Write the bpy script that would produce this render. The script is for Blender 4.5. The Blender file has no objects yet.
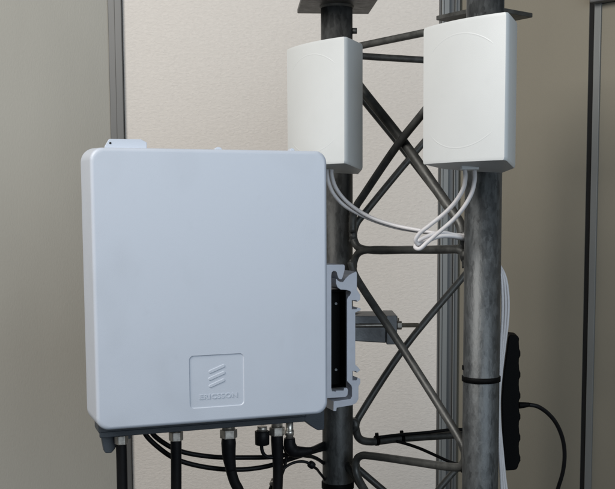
import bpy, bmesh, math, random
from mathutils import Vector, Matrix
random.seed(7)
R = math.radians
scene = bpy.context.scene
col = scene.collection

# ------------------------------------------------------------------ camera
F, CX, CY = 1000.0, 307.5, 306.0          # photo pixels (615 x 489)
CAM = Vector((0, 0, 1.5))
ROT = Matrix.Rotation(R(90 - 5.4), 3, 'X') @ Matrix.Rotation(R(-0.3), 3, 'Z')
cd = bpy.data.cameras.new('camera'); cam = bpy.data.objects.new('camera', cd); col.objects.link(cam)
cam.matrix_world = Matrix.Translation(CAM) @ ROT.to_4x4()
cd.sensor_fit = 'HORIZONTAL'; cd.sensor_width = 36; cd.lens = 36 * F / 615
cd.shift_y = (CY - 244.5) / 615
cd.clip_start = .05; cd.clip_end = 100
scene.camera = cam

# ------------------------------------------------------------------ light
w = bpy.data.worlds.new('World'); scene.world = w; w.use_nodes = True
bg = w.node_tree.nodes['Background']; bg.inputs[0].default_value = (.80, .90, 1.0, 1); bg.inputs[1].default_value = .06

def area(name, loc, target, sx, sy, power, color):
    l = bpy.data.lights.new(name, 'AREA'); l.shape = 'RECTANGLE'; l.size = sx; l.size_y = sy
    l.energy = power; l.color = color
    o = bpy.data.objects.new(name, l); col.objects.link(o); o.location = loc
    o.rotation_euler = (Vector(target) - Vector(loc)).to_track_quat('-Z', 'Y').to_euler()
    return o
area('window_light', (1.15, -.7, 1.95), (0.05, 1.8, 1.45), 2.0, 1.4, 40, (.76, .88, 1.0))
area('ceiling_light', (-1.45, .15, 3.0), (.1, 2.2, 1.4), 1.3, 1.3, 78, (1.0, .97, .93))

vs = scene.view_settings
vs.view_transform = 'Standard'; vs.look = 'None'; vs.exposure = 0; vs.gamma = 1; vs.use_curve_mapping = False

# ------------------------------------------------------------------ helpers
def ray(px, py):
    return ROT @ Vector(((px - CX) / F, -(py - CY) / F, -1))
def P(px, py, Y):                                   # point on the pixel's ray at world depth Y
    d = ray(px, py); return CAM + d * (Y / d.y)
def PP(px, py, q, n):                               # point on the pixel's ray on a plane
    d = ray(px, py); return CAM + d * ((Vector(q) - CAM).dot(n) / d.dot(n))

ORG = {}
def tag(o, label=None, cat=None, group=None, kind=None):
    for k, v in (('label', label), ('category', cat), ('group', group), ('kind', kind)):
        if v: o[k] = v
    return o
def thing(name, loc, label, cat, group=None):
    o = bpy.data.objects.new(name, None); col.objects.link(o); o.location = loc
    o.empty_display_size = .05; ORG[o] = Vector(loc)
    return tag(o, label, cat, group)
class MB:
    def __init__(s): s.v = []; s.f = []; s.sm = []
    def add(s, vs, fs, smooth=False):
        b = len(s.v); s.v += [Vector(x) for x in vs]
        for f in fs: s.f.append([i + b for i in f]); s.sm.append(smooth)
        return s
    def build(s, name, mat, parent=None, origin=None, bevel=0, seg=2, autosmooth=None):
        o0 = ORG[parent] if parent is not None else Vector(origin or (0, 0, 0))
        me = bpy.data.meshes.new(name)
        me.from_pydata([tuple(x - o0) for x in s.v], [], s.f)
        for p, m in zip(me.polygons, s.sm): p.use_smooth = m
        bm = bmesh.new(); bm.from_mesh(me)
        bmesh.ops.recalc_face_normals(bm, faces=bm.faces); bm.to_mesh(me); bm.free()
        o = bpy.data.objects.new(name, me); col.objects.link(o)
        me.materials.append(mat)
        if parent is not None: o.parent = parent
        else: o.location = o0
        ORG[o] = o0
        if autosmooth:
            me.shade_smooth(); me.set_sharp_from_angle(angle=R(autosmooth))
        if bevel:
            m = o.modifiers.new('bevel', 'BEVEL'); m.width = bevel; m.segments = seg; m.limit_method = 'ANGLE'; m.angle_limit = R(35)
        return o
    # oriented box: corner c, edge vectors a b d
    def obox(s, c, a, b, d):
        c, a, b, d = map(Vector, (c, a, b, d))
        vs = [c, c + a, c + a + b, c + b, c + d, c + a + d, c + a + b + d, c + b + d]
        return s.add(vs, [(0, 1, 2, 3), (4, 5, 6, 7), (0, 1, 5, 4), (1, 2, 6, 5), (2, 3, 7, 6), (3, 0, 4, 7)])
    def prism(s, pts, ext):
        ext = Vector(ext); n = len(pts); vs = [Vector(p) for p in pts] + [Vector(p) + ext for p in pts]
        fs = [tuple(range(n)), tuple(range(n, 2 * n))] + [(i, (i + 1) % n, n + (i + 1) % n, n + i) for i in range(n)]
        return s.add(vs, fs)
    def loops(s, ls, cap0=True, cap1=True, smooth=True):
        n = len(ls[0]); vs = [p for l in ls for p in l]; fs = []
        for k in range(len(ls) - 1):
            for i in range(n):
                fs.append((k * n + i, k * n + (i + 1) % n, (k + 1) * n + (i + 1) % n, (k + 1) * n + i))
        s.add(vs, fs, smooth); b = len(s.v) - len(vs)
        for c, k in ((cap0, 0), (cap1, len(ls) - 1)):
            if c: s.f.append([b + k * n + i for i in range(n)]); s.sm.append(False)
        return s
    def tube(s, pts, r, n=12, smooth_path=True, sub=6):
        pts = [Vector(p) for p in pts]
        rad = r if isinstance(r, (list, tuple)) else [r] * len(pts)
        if smooth_path and len(pts) > 2: pts, rad = catmull(pts, rad, sub)
        ls = []; up = None
        for i, p in enumerate(pts):
            t = (pts[min(i + 1, len(pts) - 1)] - pts[max(i - 1, 0)]).normalized()
            if up is None:
                up = Vector((0, 0, 1)) if abs(t.z) < .9 else Vector((1, 0, 0))
            x = t.cross(up).normalized(); up = x.cross(t).normalized()
            ls.append([p + (x * math.cos(2 * math.pi * k / n) + up * math.sin(2 * math.pi * k / n)) * rad[i] for k in range(n)])
        return s.loops(ls)
    def cyl(s, p, q, r, n=24): return s.tube([p, q], r, n, False)
def catmull(pts, rad, sub):
    P_ = [pts[0] * 2 - pts[1]] + pts + [pts[-1] * 2 - pts[-2]]; out = []; ro = []
    for i in range(1, len(P_) - 2):
        a, b, c, d = P_[i - 1:i + 3]
        # centripetal parameterisation keeps bends from overshooting
        t0 = 0; t1 = t0 + max((b - a).length, 1e-6) ** .5; t2 = t1 + max((c - b).length, 1e-6) ** .5; t3 = t2 + max((d - c).length, 1e-6) ** .5
        for k in range(sub):
            t = t1 + (t2 - t1) * k / sub
            A1 = a * ((t1 - t) / (t1 - t0)) + b * ((t - t0) / (t1 - t0)); A2 = b * ((t2 - t) / (t2 - t1)) + c * ((t - t1) / (t2 - t1)); A3 = c * ((t3 - t) / (t3 - t2)) + d * ((t - t2) / (t3 - t2))
            B1 = A1 * ((t2 - t) / (t2 - t0)) + A2 * ((t - t0) / (t2 - t0)); B2 = A2 * ((t3 - t) / (t3 - t1)) + A3 * ((t - t1) / (t3 - t1))
            out.append(B1 * ((t2 - t) / (t2 - t1)) + B2 * ((t - t1) / (t2 - t1)))
            ro.append(rad[i - 1] + (rad[i] - rad[i - 1]) * k / sub)
    return out + [pts[-1]], ro + [rad[-1]]

# ------------------------------------------------------------------ materials
def mat(name, base, rough=.5, metal=0., var=.0, vscale=40, bump=0., bscale=200, stretch=(1, 1, 1), spec=.5, rvar=0., ramp=None, voronoi=0, vor_scale=60, detail=4):
    m = bpy.data.materials.new(name); m.use_nodes = True; nt = m.node_tree; N = nt.nodes; L = nt.links
    b = N['Principled BSDF']; b.inputs['Base Color'].default_value = (*base, 1); b.inputs['Roughness'].default_value = rough
    b.inputs['Metallic'].default_value = metal; b.inputs['Specular IOR Level'].default_value = spec
    tc = N.new('ShaderNodeTexCoord'); mp = N.new('ShaderNodeMapping'); mp.inputs['Scale'].default_value = stretch
    L.new(tc.outputs['Object'], mp.inputs[0])
    fac = None
    if var or rvar:
        nz = N.new('ShaderNodeTexNoise'); nz.inputs['Scale'].default_value = vscale; nz.inputs['Detail'].default_value = detail; nz.inputs['Roughness'].default_value = .6
        L.new(mp.outputs[0], nz.inputs['Vector']); fac = nz.outputs['Fac']
        if voronoi:
            vo = N.new('ShaderNodeTexVoronoi'); vo.inputs['Scale'].default_value = vor_scale
            ad = N.new('ShaderNodeVectorMath'); ad.operation = 'MULTIPLY_ADD'; ad.inputs[1].default_value = (.02,) * 3
            L.new(nz.outputs['Color'], ad.inputs[0]); L.new(mp.outputs[0], ad.inputs[2]); L.new(ad.outputs[0], vo.inputs['Vector'])
            sp = N.new('ShaderNodeSeparateColor'); L.new(vo.outputs['Color'], sp.inputs[0])
            mx = N.new('ShaderNodeMix'); mx.inputs[0].default_value = voronoi; L.new(fac, mx.inputs[2]); L.new(sp.outputs[0], mx.inputs[3]); fac = mx.outputs[0]
    if var:
        mr = N.new('ShaderNodeMapRange'); mr.inputs[1].default_value = .25; mr.inputs[2].default_value = .75
        mr.inputs[3].default_value = 1 - var; mr.inputs[4].default_value = 1 + var; L.new(fac, mr.inputs[0])
        hs = N.new('ShaderNodeHueSaturation'); hs.inputs['Color'].default_value = (*base, 1); L.new(mr.outputs[0], hs.inputs['Value']); L.new(hs.outputs[0], b.inputs['Base Color'])
    if rvar:
        mr = N.new('ShaderNodeMapRange'); mr.inputs[1].default_value = .25; mr.inputs[2].default_value = .75
        mr.inputs[3].default_value = max(rough - rvar, .05); mr.inputs[4].default_value = min(rough + rvar, 1); L.new(fac, mr.inputs[0]); L.new(mr.outputs[0], b.inputs['Roughness'])
    if bump:
        n2 = N.new('ShaderNodeTexNoise'); n2.inputs['Scale'].default_value = bscale; n2.inputs['Detail'].default_value = 3
        L.new(mp.outputs[0], n2.inputs['Vector'])
        bp = N.new('ShaderNodeBump'); bp.inputs['Strength'].default_value = 1; bp.inputs['Distance'].default_value = bump
        L.new(n2.outputs['Fac'], bp.inputs['Height']); L.new(bp.outputs[0], b.inputs['Normal'])
    return m
M = {
 'cover':   mat('cover_paint', (.475, .51, .57), .42, 0, .02, 9, .00012, 900, rvar=.05),
 'radome':  mat('radome_plastic', (.58, .592, .585), .45, 0, .025, 8, .00008, 700, rvar=.05),
 'chassis': mat('chassis_paint', (.030, .038, .048), .5, 0, .15, 30, .0002, 500),
 'rail':    mat('anodised_rail', (.55, .56, .61), .45, .05, .08, 40, .0001, 600, rvar=.08),
 'galv':    mat('galvanised_steel', (.082, .086, .087), .50, .6, .46, 95, .0006, 150, rvar=.08, voronoi=.24, vor_scale=170, stretch=(1, 1, .4), detail=7),
 'galvd':   mat('shaded_leg_steel', (.068, .069, .067), .52, .6, .48, 70, .0006, 140, rvar=.10, voronoi=.22, vor_scale=160, stretch=(1, 1, .4), detail=7),  # darker copy of the galvanised steel; the legs' shade is put into its colour
 'rod':     mat('brace_steel', (.085, .085, .08), .5, .5, .35, 60, .0003, 200, rvar=.12),
 'clamp':   mat('cast_clamp', (.17, .175, .18), .5, .4, .2, 60, .0003, 250),
 'bolt':    mat('zinc_bolt', (.30, .28, .25), .4, .9, .25, 120, 0),
 'nut':     mat('nickel_nut', (.62, .58, .52), .38, .85, .25, 120, 0, rvar=.1),
 'rubber':  mat('black_rubber', (.006, .006, .007), .5, 0, .2, 80, .0002, 300, spec=.16),
 'jacket':  mat('black_jacket', (.006, .006, .0065), .48, 0, .2, 60, .0001, 300, spec=.16),
 'white':   mat('white_jacket', (.58, .56, .56), .45, 0, .07, 40),
 'plastic': mat('black_plastic', (.003, .003, .003), .6, 0, .1, 60, .0002, 400, spec=.06),
 'alu':     mat('aluminium_profile', (.20, .205, .20), .5, .3, .08, 20, 0, stretch=(1, 1, .05), rvar=.06),
 'alud':    mat('dark_profile', (.125, .125, .122), .5, .35, .08, 20, 0, stretch=(1, 1, .05)),
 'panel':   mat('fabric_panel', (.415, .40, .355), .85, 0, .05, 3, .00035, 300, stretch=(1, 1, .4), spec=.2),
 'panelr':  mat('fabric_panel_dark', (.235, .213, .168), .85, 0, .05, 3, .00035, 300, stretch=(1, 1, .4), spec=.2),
 'gap':     mat('gap_black', (.006, .006, .006), .9),
 'floor':   mat('floor_carpet', (.05, .05, .05), .9, 0, .2, 40, .002, 300),
}
def wallpaper():
    m = mat('ribbed_wallpaper', (.68, .637, .588), .8, 0, 0, spec=.25); nt = m.node_tree; N = nt.nodes; L = nt.links; b = N['Principled BSDF']
    tc = N.new('ShaderNodeTexCoord'); mp = N.new('ShaderNodeMapping'); mp.inputs['Scale'].default_value = (1, 1, 1.7); L.new(tc.outputs['Object'], mp.inputs[0])
    n1 = N.new('ShaderNodeTexNoise'); n1.inputs['Scale'].default_value = 100; n1.inputs['Detail'].default_value = 3; n1.inputs['Roughness'].default_value = .55; n1.inputs['Distortion'].default_value = .7
    L.new(mp.outputs[0], n1.inputs['Vector'])
    wv = N.new('ShaderNodeTexWave'); wv.bands_direction = 'Z'; wv.inputs['Scale'].default_value = 22; wv.inputs['Distortion'].default_value = 9; wv.inputs['Detail'].default_value = 3; wv.inputs['Detail Scale'].default_value = 2.2
    L.new(mp.outputs[0], wv.inputs['Vector'])
    mx = N.new('ShaderNodeMix'); mx.inputs[0].default_value = .07; L.new(n1.outputs['Fac'], mx.inputs[2]); L.new(wv.outputs['Fac'], mx.inputs[3])
    bp = N.new('ShaderNodeBump'); bp.inputs['Strength'].default_value = 1; bp.inputs['Distance'].default_value = .0012; L.new(mx.outputs[0], bp.inputs['Height']); L.new(bp.outputs[0], b.inputs['Normal'])
    mr = N.new('ShaderNodeMapRange'); mr.inputs[1].default_value = .2; mr.inputs[2].default_value = .8; mr.inputs[3].default_value = .93; mr.inputs[4].default_value = 1.06; L.new(mx.outputs[0], mr.inputs[0])
    hs = N.new('ShaderNodeHueSaturation'); hs.inputs['Color'].default_value = (.68, .637, .588, 1); L.new(mr.outputs[0], hs.inputs['Value']); L.new(hs.outputs[0], b.inputs['Base Color'])
    return m
M['wallpaper'] = wallpaper()
def scuffs(m, amount, thr, seedloc):
    # sparse thin scratches and faint handling marks worn into the paint
    nt = m.node_tree; N = nt.nodes; L = nt.links; b = N['Principled BSDF']
    src = b.inputs['Base Color'].links[0].from_socket
    tc = N.new('ShaderNodeTexCoord'); out = src
    for rot, sc, th, am in ((0, (7, 7, 5), .56, amount * .6), (R(30), (22, 22, 16), .66, amount * .5)):
        mp = N.new('ShaderNodeMapping'); mp.inputs['Rotation'].default_value = (0, rot, 0); mp.inputs['Scale'].default_value = sc; mp.inputs['Location'].default_value = seedloc
        nz = N.new('ShaderNodeTexNoise'); nz.inputs['Scale'].default_value = 1.6; nz.inputs['Detail'].default_value = 2
        L.new(tc.outputs['Object'], mp.inputs[0]); L.new(mp.outputs[0], nz.inputs['Vector'])
        mr = N.new('ShaderNodeMapRange'); mr.inputs[1].default_value = th; mr.inputs[2].default_value = th + (.02 if sc[2] > 50 else .25); mr.inputs[3].default_value = 0; mr.inputs[4].default_value = am
        L.new(nz.outputs['Fac'], mr.inputs[0])
        mx = N.new('ShaderNodeMix'); mx.data_type = 'RGBA'; mx.inputs[7].default_value = (.16, .16, .15, 1)
        L.new(mr.outputs[0], mx.inputs[0]); L.new(out, mx.inputs[6]); out = mx.outputs[2]
    L.new(out, b.inputs['Base Color'])
scuffs(M['cover'], .16, .735, (3.1, 1.2, .7)); scuffs(M['radome'], .12, .745, (.4, 2.2, 5.7))

# ------------------------------------------------------------------ setting: walls and floor
def px_x(px, Y, py=250): return P(px, py, Y).x
YW, ZT = 2.70, 2.45
x0, x1 = px_x(123.5, YW, 60), px_x(437.5, YW)
UP = Vector((0, 0, 1))
def struct(mb, name, m, parent=None, **k):
    o = mb.build(name, m, parent, **k)
    if parent is None: tag(o, kind='structure')
    return o
floor = struct(MB().obox((-3, -2, -.05), (6, 0, 0), (0, 6, 0), (0, 0, .05)), 'floor', M['floor'])
wb = struct(MB().obox((x0, YW, 0), (x1 - x0, 0, 0), (0, .03, 0), (0, 0, ZT)), 'wall_back', M['wallpaper'])
# left joint strip: two lips of dark aluminium
xa, xb, xc = px_x(109.5, YW, 60), px_x(116, YW, 60), x0
MB().obox((xa, YW - .006, 0), (xb - xa, 0, 0), (0, .04, 0), (0, 0, ZT)).build('joint_strip', M['alud'], wb, bevel=.001)
MB().obox((xb + .001, YW - .014, 0), (xc - xb - .002, 0, 0), (0, .045, 0), (0, 0, ZT)).build('joint_strip', M['alud'], wb, bevel=.001)
# right joint profile with ribs
def ribs(parent, edges):
    for a, b, dy, m in edges:
        xa_, xb_ = px_x(a, YW), px_x(b, YW)
        MB().obox((xa_, YW - dy, 0), (xb_ - xa_ - .0008, 0, 0), (0, .05, 0), (0, 0, ZT)).build('profile_rib', M[m], parent, bevel=.0008)
ribs(wb, [(437.7, 439.6, .004, 'alud'), (439.6, 442, .016, 'alu'), (442, 447.3, .013, 'alu'), (447.3, 453, .0, 'alud'), (453, 454.3, .012, 'alu'), (454.3, 458, .006, 'alud')])
# left fabric panel, turned towards the viewer
dl = Vector((-.90, -.436, 0)); pl = Vector((xa - .002, YW + .004, 0))
wl = struct(MB().obox(pl, dl * 1.5, Vector((.436, -.90, 0)) * -.03, UP * ZT), 'wall_left', M['panel'])
# right fabric panels with a black joint
dr = Vector((.70, -.714, 0)); nr = Vector((.714, .70, 0)); pr = Vector((px_x(458.2, YW), YW + .01, 0))
def on_right(px, py=250):
    q = PP(px, py, pr, nr); return (Vector((q.x, q.y, 0)) - pr).dot(dr)
t1, t2 = on_right(584.4), on_right(589.8)
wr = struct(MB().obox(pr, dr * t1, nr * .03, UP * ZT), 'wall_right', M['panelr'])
MB().obox(pr + dr * (t1 - .004) + nr * .034, dr * (t2 - t1 + .02), nr * .02, UP * ZT).build('joint_backing', M['gap'], wr)
MB().obox(pr + dr * (t1 + .0003) + nr * .002, dr * (t2 - t1 - .0008), nr * .031, UP * (ZT - .01)).build('joint_seal', M['gap'], wr)
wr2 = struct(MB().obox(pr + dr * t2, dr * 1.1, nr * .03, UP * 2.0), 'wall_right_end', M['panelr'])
MB().obox(pr + dr * (t2 + .002) - nr * .006, dr * .017, nr * .0055, UP * 1.995).build('edge_trim', M['alu'], wr2, bevel=.001)
zr = PP(600, 4, pr, nr).z
MB().obox(pr + dr * (t2 + .002) - nr * .03 + UP * zr, dr * 1.09, nr * .06, UP * .09).build('top_rail', M['alud'], wr2, bevel=.003)
if zr < 2.0:
    for v in wr2.data.vertices:
        if v.co.z > 1.5: v.co.z = zr - .001

# ------------------------------------------------------------------ lattice mast
YL, YR, YB = 1.93, 1.64, 2.06
LX = (P(337.2, 250, YL).x, YL); RX = (P(482.6, 250, YR).x, YR); BX = (P(481.5, 250, YB).x, YB)
TOPZ = P(340, 13.5, YL + .066).z
mast = thing('lattice_mast', (LX[0] + .1, 1.88, 0), 'tall galvanised steel lattice mast with round legs and crossed rod braces', 'mast')
def leg(c, rad, m, plate, ang, half):
    mb = MB(); n = 40
    mb.loops([[Vector((c[0] + rad * math.cos(2 * math.pi * k / n), c[1] + rad * math.sin(2 * math.pi * k / n), z)) for k in range(n)] for z in (.008, TOPZ)])
    o = mb.build('leg', m, mast)
    for z, th, hf, nm in ((TOPZ, .009, half, 'flange_plate'), (0, .008, .09, 'base_plate')):
        pts = []
        for k in range(4):
            a = ang + math.pi / 4 + k * math.pi / 2
            pts.append(Vector((c[0] + hf * 1.4142 * math.cos(a), c[1] + hf * 1.4142 * math.sin(a), z)))
        MB().prism(pts, UP * th).build(nm, M['rod'], o, bevel=.0015)
    # weld bead below the flange
    MB().loops([[Vector((c[0] + rr * math.cos(2 * math.pi * k / n), c[1] + rr * math.sin(2 * math.pi * k / n), z)) for k in range(n)] for rr, z in ((rad + .0003, TOPZ - .004), (rad + .002, TOPZ - .002), (rad + .003, TOPZ))], False, False).build('weld_bead', M['rod'], o)
    return o
legL = leg(LX, .030, M['galvd'], True, R(4), .070)
legR = leg(RX, .030, M['galv'], True, R(12), .075)
legB = leg(BX, .030, M['galvd'], True, R(38), .068)
nLR = Vector((RX[1] - LX[1], -(RX[0] - LX[0]), 0)).normalized()
nLB = Vector((BX[1] - LX[1], -(BX[0] - LX[0]), 0)).normalized()
def rod(pts, face, r=.0072, off=0, m='rod', nm='brace_rod'):
    n, q = (nLR, Vector((LX[0], LX[1], 0))) if face == 'LR' else (nLB, Vector((LX[0], LX[1], 0)))
    s = -1 if n.y > 0 else 1                         # offset towards the viewer
    w_ = [PP(a, b, q + n * s * off, n) for a, b in pts]
    return MB().tube(w_, r, 12, True, 5).build(nm, M[m], mast)
# upper bay
rod([(342, 50), (360, 46), (423, 33), (470, 23)], 'LR', .0066)
rod([(342, 54), (360, 56), (423, 60), (478, 63.5)], 'LB', .0066)
rod([(345, 66), (360, 87), (404, 143), (446, 203), (456, 217), (461, 227), (463, 238)], 'LR', .0088, -.006)
rod([(347, 78), (361, 97), (403, 149), (450, 210), (470, 236)], 'LB', .0068, -.004)
rod([(470, 54), (423, 113), (399, 143), (363, 196), (356, 207), (353, 218), (352.5, 232)], 'LR', .0072, .009)
rod([(470, 88), (424, 142), (400, 170), (364, 214), (357, 223), (354, 232), (353.5, 240)], 'LB', .0068, 0)
# middle chord
rod([(352.5, 222), (353.5, 238), (357, 246), (366, 249.6), (410, 249.8), (454, 249.2), (461, 248), (464, 243), (465, 232)], 'LR', .0074)
rod([(353, 276), (354, 262), (358, 253.5), (368, 250), (410, 250), (455, 249.5), (462, 251.5), (465, 257), (466, 268)], 'LR', .0068, .002)
# lower bay
rod([(351, 262), (354, 273), (360, 284), (403, 349), (450, 423), (459, 438), (464.5, 450), (466, 462)], 'LR', .0074, .009)
rod([(466, 452), (464.5, 461), (461, 466.5), (454, 467.2), (412, 461.5), (372, 456), (362, 455.5), (357, 459), (355.5, 466), (357, 475), (372, 502), (400, 548)], 'LR', .0074, .009)
rod([(474, 264), (463, 277), (403, 349.5), (362, 412), (357, 421), (355, 430)], 'LB', .0070, -.002)
rod([(355, 418), (356, 430), (359, 438), (367, 441.5), (400, 438.5), (463, 434.5), (476, 434)], 'LB', .0078, -.002)
rod([(470, 455), (450, 476), (428, 503), (390, 552)], 'LB', .0068, -.002)
# weld beads where rods meet the legs
for px, py, f in ((352.5, 212, 'LR'), (352.5, 236, 'LR'), (352.5, 266, 'LR'), (355, 425, 'LB'), (355.5, 466, 'LR'), (464.5, 240, 'LR'), (464.5, 256, 'LR'), (464, 447, 'LR'), (463.5, 466, 'LR'), (352, 48, 'LR'), (352, 55, 'LB')):
    n_, q_ = (nLR, Vector((LX[0], LX[1], 0))) if f == 'LR' else (nLB, Vector((LX[0], LX[1], 0)))
    c_ = PP(px, py, q_, n_); sg = 1 if px < 400 else -1
    pts_ = [c_ + Vector((-.005 * sg, -.003, .012)), c_ + Vector((0, -.004, .006)), c_ + Vector((.001 * sg, -.004, 0)), c_ + Vector((0, -.003, -.006)), c_ + Vector((-.005 * sg, -.002, -.012))]
    MB().tube(pts_, [.004, .0068, .0082, .0066, .004], 10, True, 3).build('weld_bead', M['rod'], mast)
# bays below the picture, down to the floor
def lerp(a, b, t): return a + (b - a) * t
zc = 1.05
for bay in range(3):
    zt, zb = zc - bay * .33, zc - (bay + 1) * .33
    for A_, B_ in ((LX, RX), (LX, BX), (RX, BX)):
        for za, zb_ in ((zt - .02, zb + .02), (zb + .0, zb + .0)):
            MB().cyl((A_[0], A_[1], za), (B_[0], B_[1], zb_), .007, 10).build('brace_rod', M['rod'], mast)
for z in (1.86, 1.42, 1.07):
    MB().cyl((RX[0], RX[1], z), (BX[0], BX[1], z), .007, 10).build('brace_rod', M['rod'], mast)
# weld drops / little welded pads on the left leg
q = P(354, 31, YL - .004)
MB().cyl(Vector((LX[0] + .029, q.y, q.z)), Vector((LX[0] + .038, q.y, q.z)), .0058, 6).build('bolt_head', M['rod'], legL)

# ------------------------------------------------------------------ radio unit
YBL, YBR = 1.494, 1.620
bl = P(96.5, 431, YBL); br = P(328.2, 414, YBR); tl = P(90, 146.5, YBL); tr = P(327.3, 151.5, YBR)
BZ = (bl.z + br.z) / 2; BH = (tl.z + tr.z) / 2 - BZ
fl = Vector(((bl.x + tl.x) / 2, YBL, BZ)); fr = Vector(((br.x + tr.x) / 2, YBR, BZ))
U = (fr - fl); BW = U.length; U.normalize(); V = Vector((-U.y, U.x, 0)); NF = V
def bx(a, h, d): return fl + U * a + UP * h + V * d
def ah(px, py, d=0):
    q = PP(px, py, fl + V * d, V) - fl; return q.dot(U), q.z
def rrect(a0, a1, h0, h1, r, n=8):
    out = []
    for cx, cy, s in ((a1 - r, h1 - r, 0), (a0 + r, h1 - r, 90), (a0 + r, h0 + r, 180), (a1 - r, h0 + r, 270)):
        for k in range(n + 1):
            t = R(s + 90 * k / n); out.append((cx + r * math.cos(t), cy + r * math.sin(t)))
    return out
unit = thing('radio_unit', bx(BW / 2, -.03, .06), 'pale blue-grey boxy radio unit with an embossed logo hung beside the mast', 'radio unit')
CR = .019
ls = []
nb = 6; rb = .006
for k in range(nb + 1):
    t = math.pi / 2 * k / nb; ins = rb * (1 - math.sin(t)); d = rb * (1 - math.cos(t))
    ls.append([bx(a, h, d) for a, h in rrect(ins, BW - ins, ins, BH - ins, CR - ins * .6)])
for e, d in ((.0008, .02), (.0032, .07), (.0036, .082), (.0028, .0855)):
    ls.append([bx(a, h, d) for a, h in rrect(-e, BW + e * .3, -e * .3, BH + e, CR + e)])
mb = MB().loops(ls, False, True)
# front face with the recessed logo field
la0, lh0 = ah(189.8, 409); la1, lh1 = ah(243.8, 353)
la0b, lh0b = ah(191, 356); la1b, lh1b = ah(243, 406)
rec0 = rrect(la0, la1, lh0, lh1, .007); 
front = ls[0]; n0 = len(front)
bmf = bmesh.new()
vo = [bmf.verts.new(p) for p in front]; eo = [bmf.edges.new((vo[i], vo[(i + 1) % n0])) for i in range(n0)]
shear = 0.0
def rl(ins, d): return [bx(a, h, d) for a, h in rrect(la0 + ins, la1 - ins, lh0 + ins, lh1 - ins, .007)]
vi = [bmf.verts.new(p) for p in rl(0, 0)]; ei = [bmf.edges.new((vi[i], vi[(i + 1) % len(vi)])) for i in range(len(vi))]
bmesh.ops.triangle_fill(bmf, use_beauty=True, use_dissolve=False, edges=eo + ei)
bmf.verts.index_update()
mb.add([v.co.copy() for v in bmf.verts], [[v.index for v in f.verts] for f in bmf.faces]); bmf.free()
mb.loops([rl(0, 0), rl(.0008, .0011), rl(.0016, .0014)], False, True, False)
cover = mb.build('cover', M['cover'], unit)
bm = bmesh.new(); bm.from_mesh(cover.data); bmesh.ops.remove_doubles(bm, verts=bm.verts, dist=1e-5); bmesh.ops.recalc_face_normals(bm, faces=bm.faces); bm.to_mesh(cover.data); bm.free()
cover.data.shade_smooth(); cover.data.set_sharp_from_angle(angle=R(28))
wn = cover.modifiers.new('weighted_normal', 'WEIGHTED_NORMAL'); wn.keep_sharp = True; wn.weight = 100
# emblem: three slanted bars, each a raised rounded stroke
for (p, q) in (((210.5, 371.8), (223.6, 366)), ((210.2, 379), (223.8, 372.8)), ((210.6, 386.2), (223.6, 380.2))):
    a0, h0 = ah(*p); a1, h1 = ah(*q); rr = .0029
    di = Vector((a1 - a0, h1 - h0, 0)).normalized(); pe = Vector((-di.y, di.x, 0)); c0 = Vector((a0, h0, 0)); c1 = Vector((a1, h1, 0))
    def stroke(s, d):
        o = []
        for k in range(9):
            t = math.pi / 2 + math.pi * k / 8; v = c0 + (di * math.cos(t) + pe * math.sin(t)) * s; o.append(bx(v.x, v.y, d))
        for k in range(9):
            t = -math.pi / 2 + math.pi * k / 8; v = c1 + (di * math.cos(t) + pe * math.sin(t)) * s; o.append(bx(v.x, v.y, d))
        return o
    MB().loops([stroke(rr, .0016), stroke(rr - .0002, .0009), stroke(rr - .001, .0005)], False, True, False).build('emblem_bar', M['cover'], cover)
tcv = bpy.data.curves.new('lettering_curve', 'FONT'); tcv.body = 'ERICSSON'; tcv.size = 1; tcv.extrude = .06; tcv.offset = .022; tcv.bevel_depth = .008; tcv.space_character = 1.12; tcv.resolution_u = 3
to = bpy.data.objects.new('lettering_tmp', tcv); col.objects.link(to); bpy.context.view_layer.update()
tm = to.to_mesh(); xs = [v.co.x for v in tm.vertices]; ys = [v.co.y for v in tm.vertices]; zs = [v.co.z for v in tm.vertices]
a0, h0 = ah(199.6, 399.8); a1, h1 = ah(237.6, 392.2)
sx = (a1 - a0) / (max(xs) - min(xs)); sy = (h1 - h0) / (max(ys) - min(ys)); sz = .0008 / (max(zs) - min(zs))
MB().add([bx(a0 + (v.co.x - min(xs)) * sx, h0 + (v.co.y - min(ys)) * sy, .0015 - (v.co.z - min(zs)) * sz) for v in tm.vertices],
         [list(p.vertices) for p in tm.polygons]).build('lettering', M['cover'], cover)
to.to_mesh_clear(); bpy.data.objects.remove(to); bpy.data.curves.remove(tcv)
# dark chassis behind the cover
CH0 = -.024
chs = MB().obox(bx(.014, CH0, .0858), U * (BW - .020), V * .05, UP * (BH - .012 - CH0)).build('chassis', M['chassis'], unit, bevel=.004)
for k in range(17):
    MB().obox(bx(.03 + k * (BW - .064) / 16, .0, .1362), U * .003, V * .022, UP * (BH - .04)).build('cooling_fin', M['chassis'], chs)
def foot(pts, d, th):
    return MB().prism([bx(*ah(px, py, d), d) for px, py in pts], V * th).build('foot', M['chassis'], unit, bevel=.0012)
foot([(97.5, 418), (104.5, 452), (106, 453.2), (111.5, 453), (115, 449), (117.5, 444), (121, 441), (131, 438.5), (131, 418)], .118, .016)
foot([(298, 404), (298, 417.5), (304, 420.5), (315.5, 429), (318, 430.3), (323.5, 430), (324.5, 428), (324.5, 404)], .0882, .030)
# lower front lip of the chassis
MB().obox(bx(.016, -.030, .0865), U * (BW - .026), V * .008, UP * .03).build('lower_lip', M['chassis'], unit, bevel=.001)
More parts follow.
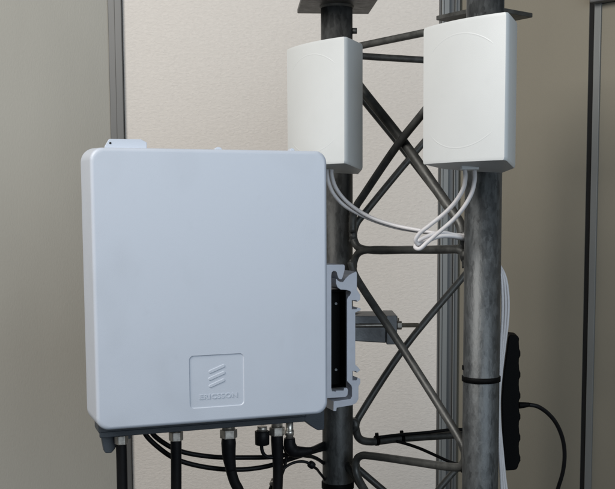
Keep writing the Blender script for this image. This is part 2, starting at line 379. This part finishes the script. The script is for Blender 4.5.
# white tab with a hole on top
tp = [(104.6, 150), (104.8, 146.2), (108.6, 139.6), (110, 138.8), (141, 139.2), (146.8, 142.4), (147, 150)]
d = .022
tab = MB().prism([bx(*ah(px, py, d), d) for px, py in tp], V * .004).build('lifting_tab', M['cover'], unit, bevel=.0006)
a, h = ah(110.3, 143.1, d)
MB().cyl(bx(a, h, d - .0004), bx(a, h, d + .002), .0017, 14).build('hole', M['gap'], tab)
for px, py, wd in ((218, 146.6, 8), (291.5, 149.2, 6)):
    a, h = ah(px, py, .02); hw = wd * .00156 / 2
    MB().prism([bx(a + hw * math.cos(R(t)) , BH - .001 + .0055 * math.sin(R(t)), .016) for t in range(0, 181, 15)], V * .012).build('top_lug', M['cover'], unit, bevel=.0008)

# bolted hanger rail on the unit's side (seen end on)
RD = .112                                           # depth behind the front where the rails begin
def rail(pts, name, parent, length, d=RD, m='rail', bev=.0007):
    return MB().prism([bx(*ah(px, py, d), d) for px, py in pts], V * length).build(name, M[m], parent, bevel=bev)
hang = [(324.5, 264.6), (344.2, 264.6), (344.9, 266), (344.8, 270), (343.4, 275), (342.2, 279), (340.6, 279.6), (338.6, 278.5), (337.4, 275.5), (336.8, 272.6), (335.4, 271), (333.2, 271), (331.8, 272.8), (331.4, 276), (331.4, 388), (332.2, 391.2), (336, 391.6), (336.4, 390.6), (343.6, 390.6), (344.2, 388.2), (347.2, 388), (348.2, 390), (347.6, 395), (345.6, 397), (324.5, 398.4)]
hr = rail(hang, 'hanger_rail', unit, .062)
for py in (303, 369.5):
    q = bx(*ah(334.5, py, RD + .02), RD + .02)
# plate joining the rail to the chassis side
MB().obox(bx(BW - .0075, .03, RD - .005), U * .0095, V * .03, UP * .30).build('rail_spacer', M['chassis'], unit, bevel=.001)

# mounting bracket held on the mast leg
brk = thing('mounting_bracket', bx(*ah(350, 405, RD), RD), 'grey extruded bracket with hooked profile clamped to the mast leg', 'bracket')
rp = [(356.2, 271.4), (349.5, 274.6), (345.6, 278.5), (343.6, 281.4), (342.6, 282), (340.4, 281.8), (338, 280.6), (336.6, 278.6), (336, 279.2), (336, 283.4), (337.4, 287.2), (340.6, 289.6), (346.5, 290), (350.4, 291.2), (351, 293), (350, 295.4), (348, 297), (347, 300), (347, 381), (351.4, 385.6), (352, 388), (352, 396.5), (350.4, 399), (333.6, 401.4), (333.4, 411), (336.4, 411), (336.8, 407.8), (352, 405.2), (356.4, 403), (358.6, 399), (358.6, 386.4), (360.4, 383.4), (360.6, 379), (357.8, 377.6), (356.6, 380.4), (352.6, 380.4), (352.6, 371.2), (356, 371.2), (357.2, 372.8), (360.4, 370), (358, 367), (355.4, 364.6), (355.4, 312.4), (360.4, 310.6), (361, 308.6), (357.6, 307.4), (356.6, 309.2), (352, 309.2), (352, 300.4), (356.4, 300.4), (357.4, 302), (360.4, 299.4), (360.4, 295), (357, 289.5), (357, 273)]
br_ = rail(rp, 'bracket_rail', brk, .10)
# black lining added for the shade inside the rail, with bolt heads
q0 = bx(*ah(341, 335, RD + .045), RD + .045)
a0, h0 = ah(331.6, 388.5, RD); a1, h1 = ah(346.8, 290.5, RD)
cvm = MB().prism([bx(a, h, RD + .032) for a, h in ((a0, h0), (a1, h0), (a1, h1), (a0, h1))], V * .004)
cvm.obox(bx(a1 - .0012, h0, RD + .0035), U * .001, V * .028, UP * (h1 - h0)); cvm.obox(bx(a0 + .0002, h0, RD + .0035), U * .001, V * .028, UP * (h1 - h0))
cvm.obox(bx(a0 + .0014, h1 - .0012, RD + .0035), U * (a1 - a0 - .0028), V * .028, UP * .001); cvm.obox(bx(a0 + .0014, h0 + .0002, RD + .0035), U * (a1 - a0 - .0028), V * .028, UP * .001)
cv = cvm.build('cavity_shade_lining', M['plastic'], brk)
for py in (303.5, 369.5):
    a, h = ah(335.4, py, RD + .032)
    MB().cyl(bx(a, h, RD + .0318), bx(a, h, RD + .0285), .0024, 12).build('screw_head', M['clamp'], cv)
# jaw and clamp bolts round the leg
zj0, zj1 = P(370, 337.5, YL).z, P(370, 313.5, YL).z
XJ = P(356, 320, YL - .045).x
xe0, xe1 = P(386, 325, YL - .045).x, P(396.5, 325, YL - .045).x
def jaw_plan(xl, xr):
    return [(LX[0] + .012, YL - .046), (xr, YL - .046), (xr, YL + .046), (LX[0] + .012, YL + .046), (LX[0] + .012, YL + .036), (LX[0] + .022, YL + .036), (LX[0] + .0445, YL), (LX[0] + .022, YL - .036), (LX[0] + .012, YL - .036)]
jw = MB().prism([Vector((x, y, zj0)) for x, y in jaw_plan(0, xe0)], UP * (zj1 - zj0)).build('clamp_jaw', M['clamp'], brk, bevel=.002)
for v in jw.data.vertices:                            # the jaw deepens towards its outer end
    wz = v.co.z + ORG[brk].z
    if v.co.x + ORG[brk].x > xe0 - .03 and wz < (zj0 + zj1) / 2: v.co.z -= .005
MB().obox((xe0 + .0005, YL - .053, zj0 - .007), (xe1 - xe0, 0, 0), (0, .106, 0), UP * (zj1 - zj0 + .008)).build('jaw_plate', M['clamp'], brk, bevel=.0015)
zb_ = P(405, 325.5, YL - .05).z
for dy in (-.0455, .0455):
    xs0 = LX[0] - .045; xe = P(418.6, 325, YL - .045).x if dy < 0 else xe1 + .013
    bo = MB().cyl((xs0, YL + dy - .0005, zb_), (xe, YL + dy - .0005, zb_), .0042, 14).build('clamp_bolt', M['bolt'], brk)
    xn = xe1 + .0008
    MB().prism([Vector((xn, YL + dy + .0085 * math.cos(R(30 + 60 * k)), zb_ + .0085 * math.sin(R(30 + 60 * k)))) for k in range(6)], (.009, 0, 0)).build('nut', M['bolt'], bo, bevel=.0008)
# near saddle between the rail and the leg
MB().obox((LX[0] - .058, YL - .055, P(340, 345, YL).z), (.025, 0, 0), (0, .11, 0), UP * .085).build('clamp_saddle', M['clamp'], brk, bevel=.002)

# ------------------------------------------------------------------ panel antennas
def make_antenna(label):
    FL = P(423, 164, 1.548); FR = P(505.5, 160.3, 1.425); SR = P(515.3, 165, 1.50); KR = P(503, 168.3, 1.565)
    topz = P(505, 12, 1.425).z; FLt = P(422, 28, 1.548).z; topz = (topz + FLt) / 2
    o = Vector((FR.x, FR.y, 0)); root = thing('panel_antenna', (FR.x, FR.y, FR.z), label, 'antenna', 'white panel antennas on the mast')
    zb0 = (FL.z + FR.z) / 2
    fx, gx = Vector((FL.x, FL.y, 0)), Vector((FR.x, FR.y, 0))
    e = (gx - fx); wd = e.length; e.normalize(); n = Vector((e.y, -e.x, 0))
    if n.y > 0: n = -n
    back = -n
    plan = []; NB = 20
    for k in range(NB + 1):
        t = k / NB; bul = .011 * (1 - (2 * t - 1) ** 2)
        plan.append(fx.lerp(gx, t) + n * bul)
    FRONT = len(plan)
    sr = Vector((SR.x, SR.y, 0)); kr = Vector((KR.x, KR.y, 0))
    # rounded edge from the front to the side
    plan[-1] = plan[-1].lerp(plan[-2], .25)
    plan += [gx + (sr - gx) * .06 + e * .0015, gx + (sr - gx) * .16 + e * .002, sr, sr.lerp(kr, .4), kr]
    kl = fx + back * .075 + e * .018; sl = fx + back * .05 - e * .004
    plan += [kl, sl, fx + back * .006 - e * .0025]
    cen = sum(plan, Vector()) / len(plan)
    def ring(z, s, slope):
        out = []
        for i, p in enumerate(plan):
            q = cen + (p - cen) * s
            dz = 0
            if slope: 
                dep = max(0, (p - fx).dot(back)); dz = -dep * .12
            out.append(Vector((q.x, q.y, z + dz)))
        return out
    mb = MB().loops([ring(zb0 + .0, .975, True), ring(zb0 + .0015, .99, True), ring(zb0 + .005, 1, True), ring(topz - .005, 1, False), ring(topz - .0015, .99, False), ring(topz, .975, False)])
    hs = mb.build('housing', M['radome'], root); hs.data.shade_smooth(); hs.data.set_sharp_from_angle(angle=R(40))
    # faint arched ridges moulded on the front near top and bottom
    def fpt(t, z, lift):
        bul = .011 * (1 - (2 * t - 1) ** 2); q = fx.lerp(gx, t) + n * (bul + lift); return Vector((q.x, q.y, z))
    Hh = topz - zb0
    for base, sgn in ((topz - .020, -1), (zb0 + .020, 1)):
        rows = []
        for k in range(29):
            t = .07 + .86 * k / 28; u = (2 * t - 1) / .9
            arch = .034 * (1 - math.sqrt(max(0, 1 - .72 * u * u))) / .47
            fade = min(1, min(k, 28 - k) / 3)
            rows.append([fpt(t, base + sgn * (arch + q), l * fade - .0004) for q, l in ((-.0016, 0), (-.0004, .0006), (.0008, .0006), (.0036, 0))])
        mr_ = MB(); vs_ = [p for r_ in rows for p in r_]; fs_ = []
        for i in range(len(rows) - 1):
            for j in range(3): fs_.append((i * 4 + j, i * 4 + j + 1, i * 4 + 5 + j, i * 4 + 4 + j))
        mr_.add(vs_, fs_, True).build('arched_ridge', M['radome'], root)
    # cable outlet plate
    qa, qb = P(461, 169.5, 1.53), P(478.5, 169, 1.53)
    MB().obox((qa.x, qa.y - .006, zb0 - .0095), (qb.x - qa.x, qb.y - qa.y, 0), (0, .02, 0), UP * .007).build('cable_outlet', M['radome'], root, bevel=.001)
    # rear arm that reaches back to the leg
    mid = (kr + kl) / 2
    MB().obox((mid.x - .02, mid.y - .012, zb0 + .06), (.045, 0, 0), Vector((RX[0] - .01, RX[1] - .022, 0)) - Vector((mid.x, mid.y - .012, 0)), UP * .09).build('mounting_arm', M['clamp'], root, bevel=.002)
    return root
antR = make_antenna('white panel antenna with arched ridges fixed on the brighter leg, black bar hangs below')
antR['label'] = 'white curved panel antenna on the mast leg farther from the radio unit'
def copy_tree(o, parent=None):
    c = o.copy(); col.objects.link(c); c.parent = parent
    for ch in list(o.children): copy_tree(ch, c)
    return c
antL = copy_tree(antR)
t = P(345.3, 163.6, 1.66)
antL.location = t; antL.rotation_euler.z = R(-2.4)
antL['label'] = 'white curved panel antenna partly hidden behind the top of the radio unit'

# ------------------------------------------------------------------ cables
def cable(name, pts, r, m, label, cat, group=None, n=12, sub=8):
    o = MB().tube(pts, r, n, True, sub).build(name, M[m], None, origin=pts[0])
    return tag(o, label, cat, group)
GD = .104
feeds = [
 (121.3, 433, 11.5, [(121.3, 446), (121.8, 462), (122.3, 489), (122.6, 530), (124, 700)], 'first thick black cable under the radio unit, nearest its outer foot'),
 (176, 429.5, 12.5, [(176, 444), (176.2, 465), (176.2, 489), (176, 530), (175, 700)], 'straight thick black cable second from the outer foot of the radio unit'),
 (228.6, 427, 15.5, [(228.6, 443), (229, 456), (231, 470), (234.6, 482), (239.5, 492), (246, 530), (250, 700)], 'thick black cable with wide boot bending sideways below the radio unit'),
 (277, 424.5, 14, [(277, 440), (277.6, 455), (278, 470), (277.5, 489), (276, 530), (275, 700)], 'thick black cable under the radio unit beside the round dust cap'),
]
def bp(px, py, d=GD): return bx(*ah(px, py, d), d)
for px, py, wpx, path, lab in feeds:
    top = bp(px, py)
    root = thing('feeder_cable', top, lab, 'cable', 'thick feeder cables')
    s = .00158
    pts = [bp(px, py + 3)] + [bp(*q) for q in path]
    MB().tube(pts, s * 5.7, 16).build('jacket', M['jacket'], root)
    # boot
    b0 = [bp(px, py + 7)] + [bp(*q) for q in path[:3]]
    rb_ = [s * wpx * .46, s * wpx * .48, s * wpx * .45, s * 5.3]
    if wpx > 14: rb_ = [s * 7.0, s * 8.0, s * 7.2, s * 5.7]
    MB().tube(b0, rb_, 16).build('boot', M['rubber'], root)
    # hex coupling nut with a collar
    c = bp(px, py + 6.5); rr = s * wpx * .62
    nt_ = MB().prism([Vector((c.x + rr * math.cos(R(12 + 60 * k)), c.y + rr * math.sin(R(12 + 60 * k)), c.z - s * 4.6)) for k in range(6)], UP * s * 9.2).build('coupling_nut', M['nut'], root, bevel=.001)
    MB().cyl(c + UP * s * 4.62, c + UP * .024, rr * .72, 18).build('collar', M['nut'], root)
# dust cap with its strap on the empty socket
cap = thing('dust_cap', bp(262, 431), 'round black dust cap with a strap on an empty socket', 'cap')
c = bp(262.2, 437.5, GD)
MB().cyl(c + UP * .0195, c + UP * .0118, .0085, 18).build('socket_thread', M['nut'], cap)
n = 28
lp = []
for z, rr in ((-.0125, .0105), (-.0118, .0118), (.011, .0122), (.0117, .0112)):
    lp.append([c + Vector(((rr + (.0006 if k % 2 else 0)) * math.cos(2 * math.pi * k / n), (rr + (.0006 if k % 2 else 0)) * math.sin(2 * math.pi * k / n), z)) for k in range(n)])
MB().loops(lp).build('cap_body', M['rubber'], cap)
MB().tube([bp(261.5, 444), bp(262, 450), bp(264.5, 455), bp(270, 457.5), bp(275, 457)], .0032, 10).build('strap', M['rubber'], cap)
# silver connector with right-angle plug
con = thing('angle_connector', bp(291, 425), 'small silver connector with black angled plug beside the dust cap', 'connector')
c = bp(289.5, 432)
MB().cyl(c + UP * .022, c - UP * .014, .0066, 16).build('barrel', M['nut'], con)
MB().cyl(c + UP * .004, c - UP * .005, .0086, 6).build('hex_ring', M['nut'], con)
MB().tube([bp(289.5, 438), bp(290, 446), bp(294, 451), bp(304, 451.5), bp(312, 450)], [.0095, .0112, .0112, .0085, .0055], 14).build('plug', M['rubber'], con)
# thinner black cables
def bq(l, d): return [bp(x, y, d) for x, y in l]
thin = [
 ([(143, 428), (146, 435), (158, 447), (176, 459), (205, 467), (240, 469.5), (268, 466), (290, 459), (310, 453), (330, 447), (345, 446)], .145, .0043, 'lower of two thin black cables sagging under the radio unit'),
 ([(150, 428), (153, 434), (164, 443), (180, 451), (210, 456.5), (245, 457.5), (275, 456.5), (300, 452), (326, 445), (345, 441)], .155, .0043, 'upper of two thin black cables sagging under the radio unit'),
]
def behind(l, d, keep, tail):
    return bq(l[:keep], d) + [P(*q) for q in tail]
for l, d, r, lab in thin:
    cable('thin_cable', behind(l, d, 8, [(312, 452 if d < .15 else 449, 1.83), (323, 449 if d < .15 else 446, 1.91), (333, 447 if d < .15 else 444, 1.972), (348, 446 if d < .15 else 443, 1.985)]), r, 'jacket', lab, 'cable', 'thin cables')
lp_ = thing('looped_cable', bp(282, 480, .125), 'thin black cable looping from the feeders to the mast leg with a round bead', 'cable')
MB().tube(bq([(269, 492), (272, 484), (279, 474), (287, 466), (296, 462), (306, 462), (314, 467)], .125) + [P(319, 472, 1.84), P(325, 480, 1.92), P(332, 492, 1.968)], .0026, 10).build('cord', M['jacket'], lp_)
q = bp(311.5, 464.8, .125); di = (bp(315, 468, .125) - bp(308, 462.5, .125)).normalized()
MB().tube([q - di * .0062, q - di * .005, q - di * .002, q + di * .002, q + di * .005, q + di * .0062], [.003, .006, .0068, .0068, .006, .003], 14, False).build('bead', M['rubber'], lp_)
cable('thin_cable', bq([(291, 452), (302, 455)], .135) + [P(313, 457, 1.82), P(322, 462, 1.91), P(331, 470, 1.968)], .0036, 'jacket', 'short thin black cable from the angled plug to the mast leg', 'cable', 'thin cables')
cable('thin_cable', bq([(288, 441), (291, 449), (300, 451.5)], .12) + [P(312, 449, 1.80), P(322, 444.5, 1.90), P(332, 441, 1.97), P(348, 440, 1.985)], .0046, 'jacket', 'black cable bunched above the others where they pass behind the darker leg', 'cable', 'thin cables')
cable('thin_cable', bq([(284, 446), (286.5, 456), (284, 468), (279, 480), (270, 490), (262, 510)], .128), .0028, 'jacket', 'thin black cable dropping beside the feeder next to the dust cap', 'cable', 'thin cables')
q = bp(272.5, 482, .125); di = (bp(270.5, 488, .125) - bp(275, 478, .125)).normalized()
MB().cyl(q - di * .006, q + di * .006, .0042, 12).build('ferrule', M['nut'], lp_)
# white antenna cables
ycl = 1.70
def yl(l): return [P(a, b, y) for a, b, y in l]
wl_ = [
 ([(331.5, 169.5, 1.735), (332, 176, 1.735), (335.5, 187, 1.74), (344, 199, 1.745), (356, 209, 1.74), (372, 218, 1.73), (395, 225.5, 1.71), (420, 230.5, 1.685), (445, 235, 1.665), (463, 238.8, 1.66), (478, 241, 1.675)], 'lower white cable draped from the half-hidden antenna across to the other leg'),
 ([(327.5, 169.5, 1.74), (328.4, 181, 1.74), (333, 193, 1.745), (343, 204.5, 1.75), (356, 212.5, 1.745), (374, 220.5, 1.735), (396, 227.3, 1.715), (420, 231.2, 1.69), (445, 234, 1.668), (463, 235.6, 1.662), (478, 237, 1.675)], 'upper white cable draped from the half-hidden antenna across to the other leg'),
 ([(464.8, 168.5, 1.53), (465.4, 177, 1.535), (463.5, 188, 1.545), (456, 201, 1.56), (445, 213, 1.575), (430, 225, 1.59), (419, 234, 1.60), (415.5, 240.5, 1.605), (418.5, 244.2, 1.61), (428, 240.5, 1.62), (440, 236.4, 1.63), (452, 236.2, 1.64), (463, 238, 1.652), (476, 240, 1.68)], 'white cable looping below the fully visible antenna, inner strand'),
 ([(474.5, 168.5, 1.54), (474.8, 178, 1.545), (472, 192, 1.55), (464, 207, 1.56), (453, 220, 1.575), (438, 233, 1.59), (427, 242.5, 1.60), (419.5, 248.8, 1.605), (415.4, 247.4, 1.612), (417, 242.4, 1.618), (427, 236.5, 1.625), (440, 232.6, 1.632), (452, 234.4, 1.645), (463, 237, 1.655), (476, 239, 1.68)], 'white cable looping below the fully visible antenna, outer strand'),
]
for l, lab in wl_:
    cable('white_cable', yl(l), .0034, 'white', lab, 'cable', 'white antenna cables')
for k, (dx, dy) in enumerate(((0, 0), (2.9, .006), (5.6, .010))):
    l = [(490, 252, 1.69), (497 + dx * .3, 264, 1.675), (501 + dx * .7, 276, 1.665), (502.4 + dx, 295, 1.66), (502.3 + dx, 318, 1.66), (500.8 + dx * .7, 345, 1.66), (499.2 + dx * .35, 375, 1.66), (498.2 + dx * .2, 400, 1.66), (498.3 + dx * .3, 425, 1.66), (499.4 + dx * .5, 450, 1.66), (501 + dx * .7, 478, 1.66), (502 + dx, 500, 1.66), (503 + dx, 560, 1.66), (503 + dx, 640, 1.66)]
    cable('white_cable', yl([(a, b, y + dy) for a, b, y in l]), .0025, 'white', ('white cable running down tight against the brighter leg', 'white cable running down the brighter leg between two others', 'outermost white cable running down beside the brighter leg')[k], 'cable', 'white cables down the leg')

# ------------------------------------------------------------------ cable ties
def tie_ring(c, r, zt, zb, label, head=None, thick=.0016):
    root = thing('cable_tie', (c[0], c[1], zb), label, 'cable tie', 'black cable ties')
    n = 36; tilt = .0
    def rg(rr, z): return [Vector((c[0] + rr * math.cos(2 * math.pi * k / n), c[1] + rr * math.sin(2 * math.pi * k / n), z)) for k in range(n)]
    MB().loops([rg(r + .0002, zb), rg(r + thick, zb + .0006), rg(r + thick, zt - .0006), rg(r + .0002, zt)], False, False).build('strap', M['plastic'], root)
    return root
z1 = P(482, 378.6, YR - .03).z; z0 = P(482, 384.2, YR - .03).z
tr_ = tie_ring(RX, .0304, z1, z0, 'wide black strap wrapped round the brighter mast leg')
q = P(463.4, 367.5, YR)
MB().obox((q.x - .002, q.y - .004, q.z - .004), (.006, 0, 0), (0, .008, 0), UP * .008).build('buckle', M['plastic'], tr_, bevel=.001)
MB().obox((q.x + .0004, q.y - .002, z0), (.0012, 0, 0), (0, .004, 0), UP * (q.z - z0)).build('strap_tail', M['plastic'], tr_)
z1 = P(338, 485.2, YL - .03).z; z0 = P(338, 492, YL - .03).z
tie_ring(LX, .0304, z1, z0, 'black strap round the darker leg below the radio unit')
# ties and black cables along the lower brace rod
def onLB(px, py, off=0):
    n, q = nLB, Vector((LX[0], LX[1], 0)); s = -1 if n.y > 0 else 1
    return PP(px, py, q + n * s * off, n)
for (px, py, lab) in ((376.8, 440.6, 'small black tie on the low brace rod near the darker leg'), (401.6, 438.2, 'small black tie at the middle of the low brace rod')):
    c = onLB(px, py, -.002); ax = (onLB(px + 10, py - .7, -.002) - c).normalized()
    root = thing('cable_tie', c, lab, 'cable tie', 'black cable ties')
    MB().cyl(c - ax * .0032, c + ax * .0032, .0102, 16).build('strap', M['plastic'], root)
    MB().obox(c - ax * .004 + Vector((0, -.0045, .0085)), ax * .008, (0, .009, 0), UP * .007).build('buckle', M['plastic'], root, bevel=.001)
cable('thin_cable', [onLB(x, y, .010) for x, y in ((379, 437.2), (401, 434.6), (425, 432.6), (450, 429.8), (464, 429.4), (478, 429.4))], .0034, 'jacket', 'thin black cable lying along the top of the low brace rod', 'cable', 'thin cables')
cable('thin_cable', [onLB(x, y, .013) for x, y in ((397, 441.4), (405, 443.4), (420, 448.5), (440, 457.4), (452, 462.6), (464, 464.6), (478, 465))], .0032, 'jacket', 'thin black cable drooping from the low brace rod to the back leg', 'cable', 'thin cables')

# ------------------------------------------------------------------ black power bar behind the brighter leg
YP = 1.685
pb = thing('power_bar', P(510, 470, YP), 'long black plastic bar with a scalloped edge strapped behind the brighter leg', 'power bar')
out = [(508.6, 336), (510.5, 335)]
out += [(517.4, 335.6), (519.4, 338)]
y = 338
while y < 462:
    out += [(519.0, y + 4), (519.4, y + 11), (520.6, y + 14), (520.6, y + 18), (519.2, y + 20.5)]; y += 21
out += [(518.2, 467), (516.5, 470), (506, 471), (504.2, 469), (502.6, 440), (501.6, 400), (503, 378), (506.4, 352)]
MB().prism([P(a, b, YP) for a, b in out], (0.004, .045, 0)).build('body', M['plastic'], pb, bevel=.0025)
MB().tube(yl([(519, 405.3, YP + .01), (524, 405, YP + .01), (529, 404.6, YP + .01)]), [.006, .0052, .0038], 12).build('strain_relief', M['plastic'], pb)
cable('black_lead', yl([(529, 404.7, YP + .01), (537, 406.2, YP + .012), (547, 412.5, YP + .02), (556, 423, YP + .03), (562.4, 438, YP + .04), (564.6, 454, YP + .05), (562.8, 472, YP + .06), (557.5, 490, YP + .07), (550, 520, YP + .08), (540, 600, YP + .08)]), .0037, 'jacket', 'black cord curving out from the black scalloped bar', 'cord')
